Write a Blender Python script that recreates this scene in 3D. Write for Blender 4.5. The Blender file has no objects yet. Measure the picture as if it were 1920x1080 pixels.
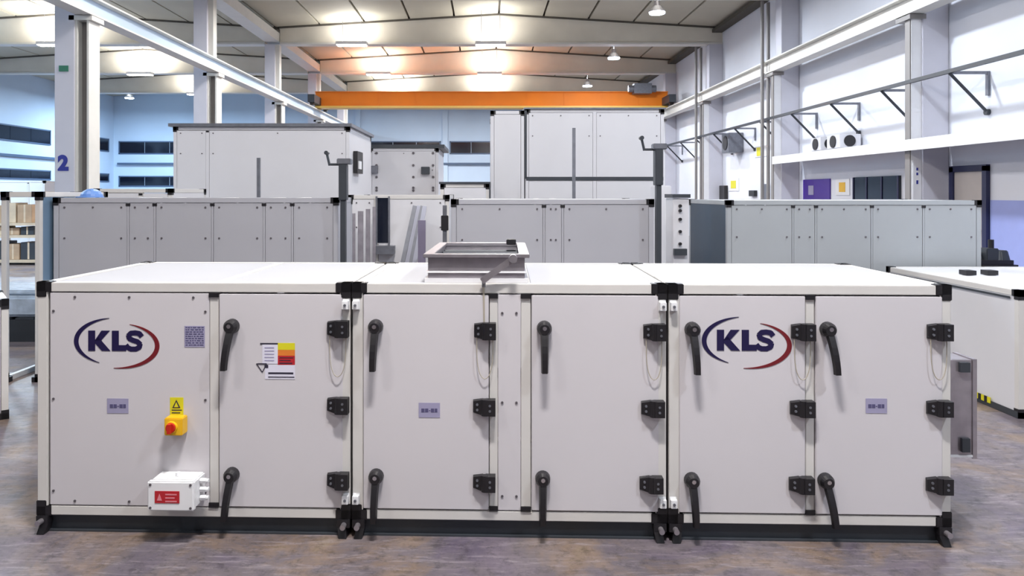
import bpy, bmesh, math, random
from mathutils import Vector, Matrix
random.seed(4)
C = bpy.context.scene.collection
scene = bpy.context.scene
# ------------------------------------------------------------------ camera
FPX, VX, VY, CH = 1387.0, 910.0, 362.0, 1.65
cam = bpy.data.cameras.new('camera'); camo = bpy.data.objects.new('camera', cam); C.objects.link(camo)
camo.location = (0, 0, CH); camo.rotation_euler = (math.pi/2, 0, 0)
cam.sensor_width = 36; cam.lens = 36*FPX/1920
cam.shift_x = (960-VX)/1920; cam.shift_y = -(540-VY)/1920
cam.clip_end = 300
scene.camera = camo
# ------------------------------------------------------------------ world and exposure
w = bpy.data.worlds.new('world'); scene.world = w; w.use_nodes = True
w.node_tree.nodes['Background'].inputs[0].default_value = (.55, .65, .85, 1)
w.node_tree.nodes['Background'].inputs[1].default_value = .25
scene.view_settings.view_transform = 'Standard'; scene.view_settings.look = 'None'
scene.view_settings.gamma = 1; scene.view_settings.use_curve_mapping = False
scene.view_settings.exposure = 0.1
LINEAR_W, ROUND_W = 150.0, 150.0
UP = .2                                # share of lamp power for an uplight added to brighten the roof
ROW = {-6: .25, 0: .7, 6: .6, 12: 1.1, 18: 1.6, 24: 1.6, 30: 1.7, 36: 3.2}    # lamps near the viewpoint run dimmer
KEY_W = 480.0                           # the one bright lamp straight above the viewpoint
LEFT_W = 640.0                          # lamps of the left aisle        # watts of the ceiling lamps (used by their builders)
WARM, COOL, BLUE = (1.0, .965, .94), (.84, .91, 1.0), (.62, .81, 1.0)

# ------------------------------------------------------------------ helpers
def lin(c):
    return tuple(((v/255)/12.92 if v/255 <= .04045 else ((v/255+.055)/1.055)**2.4) for v in c)
MATS = {}
def mat(name, rgb, rough=.5, metal=0., noise=0., nscale=6., bump=0., emit=0., alpha=1., trans=0.):
    m = bpy.data.materials.new(name); m.use_nodes = True; nt = m.node_tree
    b = nt.nodes['Principled BSDF']; col = (*lin(rgb), 1)
    b.inputs['Base Color'].default_value = col
    b.inputs['Roughness'].default_value = rough; b.inputs['Metallic'].default_value = metal
    if trans: b.inputs['Transmission Weight'].default_value = trans
    if alpha < 1: b.inputs['Alpha'].default_value = alpha
    if emit:
        b.inputs['Emission Color'].default_value = col; b.inputs['Emission Strength'].default_value = emit
    else:
        tc = nt.nodes.new('ShaderNodeTexCoord'); n = nt.nodes.new('ShaderNodeTexNoise')
        n.inputs['Scale'].default_value = nscale; n.inputs['Detail'].default_value = 5
        nt.links.new(tc.outputs['Object'], n.inputs['Vector'])
        nz = max(noise, .03)
        mr = nt.nodes.new('ShaderNodeMapRange'); mr.inputs[1].default_value = .3; mr.inputs[2].default_value = .7
        mr.inputs[3].default_value = 1-nz; mr.inputs[4].default_value = 1+nz*.5
        nt.links.new(n.outputs[0], mr.inputs[0])
        mx = nt.nodes.new('ShaderNodeVectorMath'); mx.operation = 'SCALE'
        mx.inputs[0].default_value = col[:3]
        nt.links.new(mr.outputs[0], mx.inputs['Scale']); nt.links.new(mx.outputs[0], b.inputs['Base Color'])
        r2 = nt.nodes.new('ShaderNodeMapRange'); r2.inputs[3].default_value = max(0, rough-.06); r2.inputs[4].default_value = min(1, rough+.06)
        nt.links.new(n.outputs[0], r2.inputs[0]); nt.links.new(r2.outputs[0], b.inputs['Roughness'])
        if bump:
            bp = nt.nodes.new('ShaderNodeBump'); bp.inputs['Strength'].default_value = bump; bp.inputs['Distance'].default_value = .01
            nt.links.new(n.outputs[0], bp.inputs['Height']); nt.links.new(bp.outputs[0], b.inputs['Normal'])
    MATS[name] = m; return m
panel   = mat('painted_panel', (200, 196, 200), .42, nscale=1.5)
toppan  = mat('white_top_panel', (206, 205, 210), .4, nscale=1.5)
modtop_m= mat('module_top_panel', (160, 160, 165), .8, nscale=1.5); modtop_m.node_tree.nodes['Principled BSDF'].inputs['Specular IOR Level'].default_value = .2  # white tops given a darker colour to offset the strong lamp above
frame_m = mat('cream_profile', (204, 201, 198), .35)
white_m = mat('white_panel', (206, 205, 209), .4, nscale=2)
grey_m  = mat('grey_film_panel', (168, 168, 175), .42, nscale=1.2, noise=.05)
grey2_m = mat('grey_film_panel_cool', (160, 164, 168), .42, nscale=1.2, noise=.05)
slate_m = mat('slate_panel', (42, 62, 80), .45, noise=.12, nscale=3)
shadend_m = mat('shaded_end_panel', (104, 128, 152), .35, noise=.1, nscale=3)  # end panel in shade, with the shade put into its blue-grey colour
black_m = mat('black_plastic', (26, 24, 28), .42)
gasket_m= mat('black_gasket', (24, 20, 22), .8)
dark_m  = mat('dark_steel', (62, 66, 72), .45, .3, noise=.1)
galv_m  = mat('galvanised_steel', (176, 170, 176), .33, .75, noise=.15, nscale=14)
galvd_m = mat('dull_galvanised', (120, 122, 130), .45, .6, noise=.15, nscale=14)
chrome_m= mat('chrome', (200, 200, 205), .2, 1)
bolt_m  = mat('grey_screw', (95, 90, 95), .45, .3)
navy_m  = mat('navy_print', (18, 6, 60), .5)
redp_m  = mat('dark_red_print', (108, 18, 28), .5)
yel_m   = mat('yellow_print', (208, 200, 30), .5)
ysw_m   = mat('yellow_plastic', (226, 176, 28), .4)
red_m   = mat('red_plastic', (186, 34, 20), .4)
redl_m  = mat('red_label', (176, 30, 40), .5)
lilac_m = mat('lilac_label', (150, 146, 174), .5)
lilacd_m= mat('lilac_label_print', (80, 76, 112), .5)
paper_m = mat('paper_label', (214, 212, 226), .5)
ink_m   = mat('black_print', (40, 36, 54), .6)
abs_m   = mat('white_plastic', (226, 226, 228), .35)
wire_m  = mat('beige_wire', (164, 156, 142), .6)
wallr_m = mat('right_wall_paint', (216, 218, 226), .7, noise=.05, nscale=.6)
wallb_m = mat('pale_blue_wall_paint', (186, 205, 226), .7, noise=.06, nscale=.5)
col_m   = mat('pale_column_paint', (198, 197, 206), .6, noise=.05, nscale=2)
steelw_m= mat('pale_steel_paint', (208, 206, 200), .5, noise=.06, nscale=3)
steelg_m= mat('grey_steel_paint', (128, 124, 122), .5, noise=.08, nscale=3)
roof_m  = mat('roof_panel_paint', (182, 178, 162), .75, noise=.08, nscale=.8)
beam_m  = mat('concrete_beam', (214, 208, 194), .75, noise=.08, nscale=1.2)
joint_m = mat('roof_joint', (78, 74, 66), .8)
orange_m= mat('orange_yellow_paint', (232, 124, 0), .6, noise=.12, nscale=.8)
glass_m = mat('night_window_glass', (12, 19, 34), .15)
winf_m  = mat('window_frame_paint', (70, 90, 118), .5)
card_m  = mat('cardboard', (176, 148, 120), .85, noise=.15)
carton_m= mat('pale_carton', (206, 186, 160), .85, noise=.15)
wood_m  = mat('pallet_wood', (132, 104, 78), .85, noise=.2)
film_m  = mat('stretch_film', (190, 204, 220), .16, noise=.25, nscale=9, bump=.6)
lamp_e  = mat('lamp_diffuser_warm', (255, 252, 250), emit=22)
lampc_e = mat('lamp_diffuser_cool', (205, 228, 255), emit=30)
doorf_m = mat('dark_blue_door_frame', (34, 38, 74), .5)
doorp_m = mat('beige_door', (176, 168, 164), .6)
purple_m= mat('purple_print', (62, 26, 138), .5)
bluep_m = mat('blue_print', (42, 48, 138), .5)
helmet_m= mat('blue_plastic', (92, 130, 190), .4)
alu_m   = mat('aluminium_profile', (150, 152, 166), .4, .3)
lilwall_m = mat('lilac_wall_paint', (150, 160, 214), .7)
green_m = mat('green_print', (40, 110, 84), .5)

class MB:
    def __init__(s): s.v = []; s.f = []; s.mi = []
    def add(s, vs, fs, m=0):
        o = len(s.v); s.v += [tuple(v) for v in vs]; s.f += [tuple(i+o for i in f) for f in fs]; s.mi += [m]*len(fs); return s
    def box(s, x0, x1, y0, y1, z0, z1, m=0, R=None):
        vs = [(x, y, z) for x in (x0, x1) for y in (y0, y1) for z in (z0, z1)]
        if R: vs = [R @ Vector(v) for v in vs]
        return s.add(vs, [(0,1,3,2),(4,6,7,5),(0,4,5,1),(2,3,7,6),(0,2,6,4),(1,5,7,3)], m)
    def cyl(s, p0, p1, r0, r1=None, n=12, m=0):
        r1 = r0 if r1 is None else r1
        p0, p1 = Vector(p0), Vector(p1); d = (p1-p0).normalized()
        a = d.orthogonal().normalized(); b = d.cross(a)
        vs = []
        for p, r in ((p0, r0), (p1, r1)):
            vs += [p + (a*math.cos(2*math.pi*k/n) + b*math.sin(2*math.pi*k/n))*r for k in range(n)]
        fs = [(k, (k+1) % n, n+(k+1) % n, n+k) for k in range(n)] + [tuple(range(n))[::-1], tuple(range(n, 2*n))]
        return s.add(vs, fs, m)
    def tube(s, pts, r, n=8, m=0):
        for a, b in zip(pts[:-1], pts[1:]): s.cyl(a, b, r, n=n, m=m)
        return s
    def prism(s, poly, y0, y1, m=0):          # poly in x,z ; extruded along y
        n = len(poly)
        vs = [(x, y0, z) for x, z in poly] + [(x, y1, z) for x, z in poly]
        fs = [tuple(range(n)), tuple(range(n, 2*n))[::-1]] + [(k, n+k, n+(k+1) % n, (k+1) % n) for k in range(n)]
        return s.add(vs, fs, m)
    def bar(s, a, b, w, h, m=0):              # square bar between two points
        a, b = Vector(a), Vector(b); d = b-a; L = d.length; d.normalize()
        up = Vector((0,0,1)) if abs(d.z) < .95 else Vector((0,1,0))
        sx = d.cross(up).normalized(); u = sx.cross(d)
        M = Matrix((sx, d, u)).transposed().to_4x4(); M.translation = a
        return s.box(-w/2, w/2, 0, L, -h/2, h/2, m, M)
    def build(s, name, mats, parent=None, bevel=0., smooth=False):
        me = bpy.data.meshes.new(name); me.from_pydata(s.v, [], s.f)
        if not isinstance(mats, (list, tuple)): mats = [mats]
        for m in mats: me.materials.append(m)
        me.polygons.foreach_set('material_index', s.mi)
        bm = bmesh.new(); bm.from_mesh(me); bmesh.ops.recalc_face_normals(bm, faces=bm.faces)
        if bevel: bmesh.ops.bevel(bm, geom=bm.edges[:], offset=bevel, segments=2, affect='EDGES', clamp_overlap=True)
        bm.to_mesh(me); bm.free()
        if smooth:
            for p in me.polygons: p.use_smooth = True
        o = bpy.data.objects.new(name, me); C.objects.link(o)
        if parent: o.parent = parent
        return o
def thing(name, label, cat, loc=(0,0,0), rz=0., group=None):
    o = bpy.data.objects.new(name, None); C.objects.link(o); o.empty_display_size = .1
    o.location = loc; o.rotation_euler = (0, 0, rz); o['label'] = label; o['category'] = cat
    if group: o['group'] = group
    return o
def tag(o, label, cat, group=None):
    o['label'] = label; o['category'] = cat
    if group: o['group'] = group
    return o
def struct(o, label=None, cat=None):
    o['kind'] = 'structure'
    if label: o['label'] = label
    if cat: o['category'] = cat
    return o
def dup(root, loc, label, rz=None):
    def cp(o, par):
        c = o.copy(); C.objects.link(c)
        if par: c.parent = par
        for ch in list(o.children): cp(ch, c)
        return c
    r = cp(root, None); r.location = loc; r['label'] = label
    if rz is not None: r.rotation_euler = (0, 0, rz)
    return r
def text_obj(name, body, size, m, parent, M, offset=0., ext=.001):
    cu = bpy.data.curves.new(name, 'FONT'); cu.body = body; cu.size = size; cu.extrude = ext; cu.offset = offset
    cu.align_x = 'CENTER'; cu.align_y = 'CENTER'
    t = bpy.data.objects.new('tmp', cu); C.objects.link(t); bpy.context.view_layer.update()
    me = bpy.data.meshes.new_from_object(t.evaluated_get(bpy.context.evaluated_depsgraph_get()))
    bpy.data.objects.remove(t); me.materials.clear(); me.materials.append(m); me.transform(M)
    o = bpy.data.objects.new(name, me); C.objects.link(o); o.parent = parent; return o
def at(px, Y): return (px-VX)*Y/FPX
def zt(py, Y): return CH-(py-VY)*Y/FPX

# ------------------------------------------------------------------ the hall
XL, XR, XW, YB, YF = -7.0, 7.9, -21.3, 42.4, -15.0
BAYS = [-11.2, -5.2, .8, 6.8, 12.8, 18.8, 24.8, 30.8, 36.8]
# floor with worn, mottled concrete
fm = bpy.data.materials.new('worn_concrete'); fm.use_nodes = True; nt = fm.node_tree; b = nt.nodes['Principled BSDF']
tc = nt.nodes.new('ShaderNodeTexCoord')
def noise(scale, detail, rough=.6, sx=1., sy=1., rz=0., dist=0.):
    mp = nt.nodes.new('ShaderNodeMapping'); mp.inputs['Scale'].default_value = (sx, sy, 1); mp.inputs['Rotation'].default_value = (0, 0, rz)
    n = nt.nodes.new('ShaderNodeTexNoise'); n.inputs['Scale'].default_value = scale; n.inputs['Detail'].default_value = detail
    n.inputs['Roughness'].default_value = rough; n.inputs['Distortion'].default_value = dist
    nt.links.new(tc.outputs['Object'], mp.inputs[0]); nt.links.new(mp.outputs[0], n.inputs['Vector']); return n
def ramp(n, stops):
    r = nt.nodes.new('ShaderNodeValToRGB'); e = r.color_ramp.elements
    while len(e) < len(stops): e.new(.5)
    for k, (p, c) in enumerate(stops): e[k].position = p; e[k].color = (*lin(c), 1)
    nt.links.new(n.outputs[0], r.inputs[0]); return r
def mixc(a, b_, fac=None, f=.5, mode='MIX'):
    m = nt.nodes.new('ShaderNodeMix'); m.data_type = 'RGBA'; m.blend_type = mode; m.inputs[0].default_value = f
    nt.links.new(a.outputs[0] if a.bl_idname != 'ShaderNodeMix' else a.outputs[2], m.inputs[6])
    nt.links.new(b_.outputs[0] if b_.bl_idname != 'ShaderNodeMix' else b_.outputs[2], m.inputs[7])
    if fac: nt.links.new(fac.outputs[0], m.inputs[0])
    return m
base = ramp(noise(2.4, 10, .7, dist=.8), [(.3, (62, 58, 64)), (.44, (88, 82, 88)), (.56, (108, 100, 102)), (.72, (132, 124, 126))])
tint = ramp(noise(1.7, 8, .65, dist=1.), [(.35, (88, 78, 98)), (.48, (100, 92, 96)), (.6, (128, 106, 84)), (.75, (140, 122, 88))])
m1 = mixc(base, tint, f=.55)
scr = ramp(noise(3.5, 10, .75, 1, 7, .62, 1.2), [(.53, (0, 0, 0)), (.64, (170, 170, 170))])
scr2 = ramp(noise(3.0, 10, .75, 1, 8, -.9, 1.2), [(.54, (0, 0, 0)), (.66, (150, 150, 150))])
lightc = nt.nodes.new('ShaderNodeRGB'); lightc.outputs[0].default_value = (*lin((156, 148, 154)), 1)
m2 = mixc(m1, lightc, scr); m3 = mixc(m2, lightc, scr2)
dk = ramp(noise(16, 10, .75), [(.36, (150, 150, 150)), (.5, (255, 255, 255))])
m4 = mixc(m3, dk, f=.6, mode='MULTIPLY')
nt.links.new(m4.outputs[2], b.inputs['Base Color'])
rr = nt.nodes.new('ShaderNodeMapRange'); rr.inputs[3].default_value = .28; rr.inputs[4].default_value = .6
nt.links.new(noise(2.2, 6).outputs[0], rr.inputs[0]); nt.links.new(rr.outputs[0], b.inputs['Roughness'])
struct(MB().box(XW-.3, XR+.3, YF-.3, YB+.3, -.2, 0).build('floor', fm))
struct(MB().box(XR, XR+.3, YF, YB, 0, 7.4).build('wall_right', wallr_m))
struct(MB().box(XW-.3, XR+.3, YB, YB+.3, 0, 8.2).build('wall_back', wallb_m))
struct(MB().box(XW-.3, XW, YF, YB, 0, 7.4).build('wall_left', wallb_m))
struct(MB().box(XW-.3, XR+.3, YF-.3, YF, 0, 8.2).build('wall_front', mat('front_wall_paint', (150, 150, 156), .8)))
# roof: a ceiling made of panels between the frames
ceil = struct(MB().box(XW-.3, XR+.3, YF-.3, YB+.3, 8.15, 8.35).build('ceiling', roof_m))
def roof_z(x):
    c, h = ((.45, 7.45) if x > XL-.001 else (-14.15, 7.15))
    return 7.62 - .45*abs(x-c)/h
def bays_y():
    ys = [YF]+BAYS+[YB]
    return list(zip(ys[:-1], ys[1:]))
for (xa, xb, c) in ((XL, XR, .45), (XW, XL, -14.15)):
    n = 10; xs = [xa+(xb-xa)*k/n for k in range(n+1)]
    for ya, yb in bays_y():
        for k in range(n):
            x0, x1 = xs[k]+.035, xs[k+1]-.035
            e = 1e-3; z0 = roof_z(x0+ (e if k == 0 else 0)) if xa == XL else 7.62-.45*abs(x0-c)/7.15
            z1 = roof_z(x1) if xa == XL else 7.62-.45*abs(x1-c)/7.15
            MB().prism([(x0, z0), (x1, z1), (x1, z1+.09), (x0, z0+.09)], ya+.22, yb-.22).build('roof_panel', roof_m, ceil)
    # joint backing seen dark between the panels
    j = MB()
    for x0, x1 in ((xa, c), (c, xb)):
        z0 = 7.62-.45*abs(x0-c)/(7.45 if xa == XL else 7.15); z1 = 7.62-.45*abs(x1-c)/(7.45 if xa == XL else 7.15)
        j.prism([(x0, z0+.1), (x1, z1+.1), (x1, z1+.16), (x0, z0+.16)], YF, YB)
    j.build('roof_sheet', joint_m, ceil)
# pitched concrete roof beams
for i, y in enumerate(BAYS):
    for xa, xb, c, side in ((XL+.16, XR, .45, 'main'), (XW, XL-.36, -14.15, 'left')):
        h = 7.45 if side == 'main' else 7.15
        poly = [(xa, 6.66), (xb, 6.66), (xb, 7.62-.45*abs(xb-c)/h-.05), (c, 7.57), (xa, 7.62-.45*abs(xa-c)/h-.05)]
        t = struct(MB().prism(poly, y-.16, y+.16).build('trim_%d' % (len([o for o in bpy.data.objects if o.name.startswith('trim_')])+1), beam_m))
        poly2 = [(xa, poly[4][1]), (c, 7.57), (xb, poly[2][1]), (xb, poly[2][1]+.05), (c, 7.62), (xa, poly[4][1]+.05)]
        MB().prism(poly2, y-.24, y+.24).build('dark_top_strip', joint_m, t)  # thin dark strip along the sloping top edge of the beam
        MB().box(xa, xb, y-.2, y+.2, 6.6, 6.66).build('bottom_flange', steelw_m, t)
# columns
near = {-11.2: 'far behind', .8: 'level with the camera', -5.2: 'behind the camera'}
ordn = {6.8: 'nearest', 12.8: 'second', 18.8: 'third', 24.8: 'fourth', 30.8: 'fifth', 36.8: 'farthest'}
def column_left(y):
    lab = ('tall pale painted column on the left carrying the crane rail, marked with a blue 2' if y == 12.8 else
           {18.8: 'pale column left of centre rising behind the flat roof of the white unit, under the crane rail',
            24.8: 'slimmer pale column right of the wider one, rising behind the left white unit',
            30.8: 'small far pale column beside the left end of the orange crane',
            36.8: 'farthest pale column of the left row, beyond the orange crane', 6.8: 'left row column just outside the left edge of the photo'}.get(y, 'left row column behind the viewpoint at y %d' % y))
    t = thing('column', lab, 'column', (XL, y, 0), 0, 'columns of the left row')
    MB().box(-.34, 0, -.2, .2, 0, 6.6).build('shaft', col_m, t, .008)
    f = MB().box(.0, .035, -.18, .18, 0, 4.6).box(.2, .235, -.18, .18, 0, 4.6).box(.035, .2, -.02, .02, 0, 4.6, 1)  # web in darker grey, painting in the shade of the recess
    f.build('crane_stanchion', [steelw_m, steelg_m], t)
    MB().box(.0, .13, -.12, .12, 4.62, 6.6).build('upper_post', steelw_m, t)
    MB().box(-.1, .3, -.2, .2, 4.6, 4.68).build('crane_bracket', steelw_m, t)
    MB().box(-.36, .02, -.24, .24, 0, .12).build('base_plate', steelg_m, t)
    return t
def column_right(y):
    lab = {12.8: 'wide pale column near the right edge with a white notice of blue marks',
           18.8: 'pale right wall column where the white ledge ends',
           24.8: 'narrow bluish column right of the tall white unit with the orange crane above',
           30.8: 'far right row column beside the right end of the orange crane', 36.8: 'farthest column of the right row, beyond the orange crane',
           6.8: 'right row column just outside the right edge of the photo'}.get(y, 'right row column behind the viewpoint at y %d' % y)
    t = thing('column', lab, 'column', (XR, y, 0), 0, 'columns of the right row')
    MB().box(-.45, -.005, -.2, .2, 0, 6.6).build('shaft', col_m, t, .008)
    MB().box(-.62, -.45, -.16, .0, 0, 4.62).build('crane_stanchion', abs_m, t)
    MB().box(-.64, -.62, -.15, .0, 0, 4.62).build('flange', steelg_m, t)
    MB().box(-.68, -.4, -.22, .22, 4.62, 4.7).build('crane_bracket', steelg_m, t)
    if y in (18.8, 24.8): MB().cyl((-.75, .3, 0), (-.75, .3, 6.6), .045).cyl((-.55, .42, 0), (-.55, .42, 6.6), .045).build('conduit', steelg_m, t)
    return t
cl = {y: column_left(y) for y in BAYS if y > 1}; cr = {y: column_right(y) for y in BAYS if y > 1}
# number 2 on the nearest left column, small green sign above
RX = Matrix.Rotation(math.pi/2, 4, 'X')
text_obj('number', '2', .34, bluep_m, cl[12.8], Matrix.Translation((-.19, -.203, zt(307, 12.6))) @ RX, .02)
MB().box(-.26, -.1, -.21, -.2, zt(134, 12.6), zt(123, 12.6)).build('green_sign', green_m, cl[12.8])
nb = MB().box(-.60, -.46, -.175, -.16, zt(374, 12.6), zt(300, 12.6))
nb.build('notice', abs_m, cr[12.8])
for z in (317, 326): MB().box(-.545, -.515, -.182, -.1755, zt(z+2.5, 12.6), zt(z-2.5, 12.6)).build('blue_mark', bluep_m, cr[12.8])
MB().box(-.545, -.515, -.182, -.1755, zt(345, 12.6), zt(338, 12.6)).build('blue_mark', bluep_m, cr[12.8])
# eaves beams and crane girders
def lbeam(name, lab, cat, x0, x1, z0, z1, kind, m=steelw_m, flange=.1):
    t = thing(name, lab, cat, ((x0+x1)/2, 0, z0))
    hw = (x1-x0)/2; hh = z1-z0
    MB().box(-hw, hw, YF+.05, YB-.05, 0, .03).box(-hw, hw, YF+.05, YB-.05, hh-.03, hh).build('flange', m, t)
    MB().box(-.02, .02, YF+.05, YB-.05, .03, hh-.03).build('web', kind, t)
    return t
t = lbeam('crane_girder', 'long pale crane girder on the left column row', 'girder', -6.98, -6.7, 4.69, 5.02, wallb_m)
MB().box(-.03, .03, YF+.05, YB-.05, .33, .38).build('rail', steelw_m, t)
t = lbeam('crane_girder', 'long grey crane girder on the right wall columns', 'girder', 7.2, 7.48, 4.71, 5.04, steelw_m, steelw_m)
MB().box(-.03, .03, YF+.05, YB-.05, .33, .38).build('rail', black_m, t)
struct(MB().box(-7.33, -6.86, YF+.05, YB-.05, 6.68, 6.98).build('trim_gutter', steelw_m))
struct(MB().box(7.55, 7.88, YF+.05, YB-.05, 6.99, 7.1).build('trim_eaves', joint_m))
# white ledge along the right wall
t = thing('ledge', 'white ledge along the right wall above the door and notice boards', 'ledge', (XR, 0, 2.4))
for ya_, yb_ in ((7.03, 12.56), (13.04, 18.45)): MB().box(-.7, -.006, ya_, yb_, .12, .155).build('soffit', white_m, t)
MB().box(-.73, -.7, 7, 18.5, -.03, .16).build('fascia', abs_m, t)
# ------------------------------------------------------------------ windows
def window(n, x0, x1, z0, z1, side='back', nm=3):
    if side == 'back':
        t = struct(MB().box(x0, x1, YB-.05, YB-.005, z0, z0+.06).box(x0, x1, YB-.05, YB-.005, z1-.06, z1)
                   .box(x0, x0+.06, YB-.05, YB-.005, z0, z1).box(x1-.06, x1, YB-.05, YB-.005, z0, z1).build('window_%d' % n, winf_m))
        for k in range(nm):
            a = x0+.06+(x1-x0-.12)*k/nm; bb = x0+.06+(x1-x0-.12)*(k+1)/nm
            MB().box(a+.015, bb-.015, YB-.03, YB-.006, z0+.06, z1-.06).build('pane', glass_m, t)
    else:
        t = struct(MB().box(XW+.005, XW+.05, x0, x1, z0, z0+.06).box(XW+.005, XW+.05, x0, x1, z1-.06, z1)
                   .box(XW+.005, XW+.05, x0, x0+.06, z0, z1).box(XW+.005, XW+.05, x1-.06, x1, z0, z1).build('window_%d' % n, winf_m))
        for k in range(nm):
            a = x0+.06+(x1-x0-.12)*k/nm; bb = x0+.06+(x1-x0-.12)*(k+1)/nm
            MB().box(XW+.006, XW+.03, a+.015, bb-.015, z0+.06, z1-.06).build('pane', glass_m, t)
wn = 0
for x0, x1 in ((-21.0, -16.6), (-16.2, -12), (-11.7, -7.6), (-6.7, -2.55), (-2.05, 1.6), (2.0, 5.0)):
    wn += 1; window(wn, x0, x1, 3.88, 4.62)
for x0, x1 in ((-21.0, -16.6), (-16.2, -12), (-11.7, -7.6), (-6.7, -2.55)):
    wn += 1; window(wn, x0, x1, 2.02, 2.63)
for y0, y1 in ((12.5, 20.4), (20.7, 28.2), (28.5, 36.2), (37.3, 41.8)):
    wn += 1; window(wn, y0, y1, 3.98, 4.72, 'left', 5)
    wn += 1; window(wn, y0, y1, 2.28, 2.75, 'left', 5)
# pilasters, pipe on back wall
k = 0
for x in (-16.4, -11.85, -7.3, -2.3, 1.8, 5.3):
    k += 1; struct(MB().box(x-.15, x+.15, YB-.12, YB-.002, 0, 6.6).build('trim_pilaster_%d' % k, wallb_m))
for x0, x1 in ((-21, 7.5),):
    t = MB().box(x0, x1, YB-.22, YB-.1, 3.28, 3.38).build('cable_tray', winf_m)
    tag(t, 'long blue-grey cable tray running across the far wall below the upper windows', 'cable tray')
t = MB().box(XW+.01, XW+.12, 8, 40, 3.28, 3.4).build('cable_tray', winf_m)
tag(t, 'blue-grey cable tray along the far left side wall between window bands', 'cable tray')
# ------------------------------------------------------------------ right wall: door, signs, bracket rail
def ypx(px, X): return X*FPX/(px-VX)
y1, y0 = ypx(1787, XR), ypx(1857, XR)
d = struct(MB().box(XR-.07, XR-.003, y0, y0+.1, 0, 2.08).box(XR-.07, XR-.003, y1-.1, y1, 0, 2.08).box(XR-.07, XR-.003, y0, y1, 2.0, 2.1).build('door_1', doorf_m))
dl = MB().box(XR-.04, XR-.003, y0+.1, y1-.1, 0.01, 2.0).build('door_leaf', doorp_m, d)
MB().cyl((XR-.04, y0+.16, 1.05), (XR-.09, y0+.16, 1.05), .012).cyl((XR-.09, y0+.16, 1.05), (XR-.09, y0+.28, 1.05), .011).build('door_handle', chrome_m, dl)
struct(MB().box(XR-.012, XR-.002, 7, y0-.01, .001, 1.54).build('trim_lilac_dado', lilwall_m))
def wallrect(name, lab, cat, px0, px1, py0, py1, m, d=.03, group=None, inner=None):
    ya, yb = ypx(px1, XR), ypx(px0, XR); ym = (ya+yb)/2
    t = thing(name, lab, cat, (XR, ym, zt(py1, ym)), 0, group)
    h = zt(py0, ym)-zt(py1, ym); hw = (yb-ya)/2
    MB().box(-d, -.003, -hw, hw, 0, h).build('board', m, t)
    if inner:
        fx0, fx1, fz0, fz1, mm = inner
        MB().box(-d-.006, -d-.0005, hw-2*hw*fx1, hw-2*hw*fx0, h*fz0, h*fz1).build('print', mm, t)
    return t
wallrect('poster', 'purple poster with a pink figure on the right wall under the ledge', 'poster', 1508, 1558, 336, 378, purple_m, .03, None, (.22, .42, .3, .72, lilac_m))
t = wallrect('notice_board', 'dark glazed notice board on the right wall beneath the white ledge', 'notice board', 1604, 1690, 331, 378, glass_m, .05)
ya, yb = ypx(1690, XR), ypx(1604, XR); hw = (yb-ya)/2
for a in (-hw, -hw/3, hw/3, hw-.04): MB().box(-.065, -.051, a, a+.04, 0, .5).build('mullion', doorf_m, t)
wallrect('wall_sign', 'yellow hazard sign in a white border left of the dark notice board', 'sign', 1568, 1594, 336, 366, abs_m, .02, 'yellow safety signs', (.28, .72, .2, .8, ysw_m))
wallrect('wall_sign', 'upper yellow-green sign on the right wall beside the pale column', 'sign', 1416, 1438, 274, 294, abs_m, .02, 'yellow safety signs', (.2, .7, .1, .9, yel_m))
wallrect('wall_sign', 'small lower yellow sign near the far right wall column', 'sign', 1367, 1386, 334, 358, abs_m, .02, 'yellow safety signs', (.25, .75, .2, .8, yel_m))
wallrect('switch_box', 'black box on the far right wall left of the small yellow sign', 'switch box', 1352, 1365, 348, 374, black_m, .12, None)
wallrect('switch_box', 'small black box on the right wall above the grey unit', 'switch box', 1410, 1420, 357, 368, black_m, .1, None)
wallrect('switch_box', 'grey stacked switch box beside the third right column', 'switch box', 1434, 1444, 345, 376, galvd_m, .1, None)
# outdoor fan units on the ledge
def fan_unit(px, lab, w=.55, z=2.556, X=XR-.3):
    y = ypx(px, X); t = thing('fan_unit', lab, 'fan unit', (X, y, z), 0, 'fan units on the right wall')
    MB().box(-.2, .24, -w/2, w/2, .04, .33).build('casing', white_m, t, .01)
    MB().cyl((.0, -w/2-.02, .185), (.0, -w/2-.001, .185), .12, n=20).build('fan_grille', black_m, t); MB().cyl((-.22, 0, .185), (-.201, 0, .185), .13, n=20).build('fan_grille', black_m, t)
    for yy in (-w/2+.03, w/2-.08): MB().box(-.15, .2, yy, yy+.05, 0, .04).build('foot', galvd_m, t)
    return t
fan_unit(1546, 'left fan unit with black grille on the white ledge', .5)
fan_unit(1580, 'right fan unit with black grille on the white ledge', .6)
t = thing('fan_unit', 'boxed fan unit mounted high on the right wall near the far columns', 'fan unit', (XR-.25, ypx(1372, XR-.25), 2.9), 0, 'fan units on the right wall')
MB().box(-.2, .245, -.35, .35, 0, .6).build('casing', galvd_m, t, .01)
MB().cyl((-.22, 0, .3), (-.201, 0, .3), .22, n=20).build('fan_grille', black_m, t)
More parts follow.
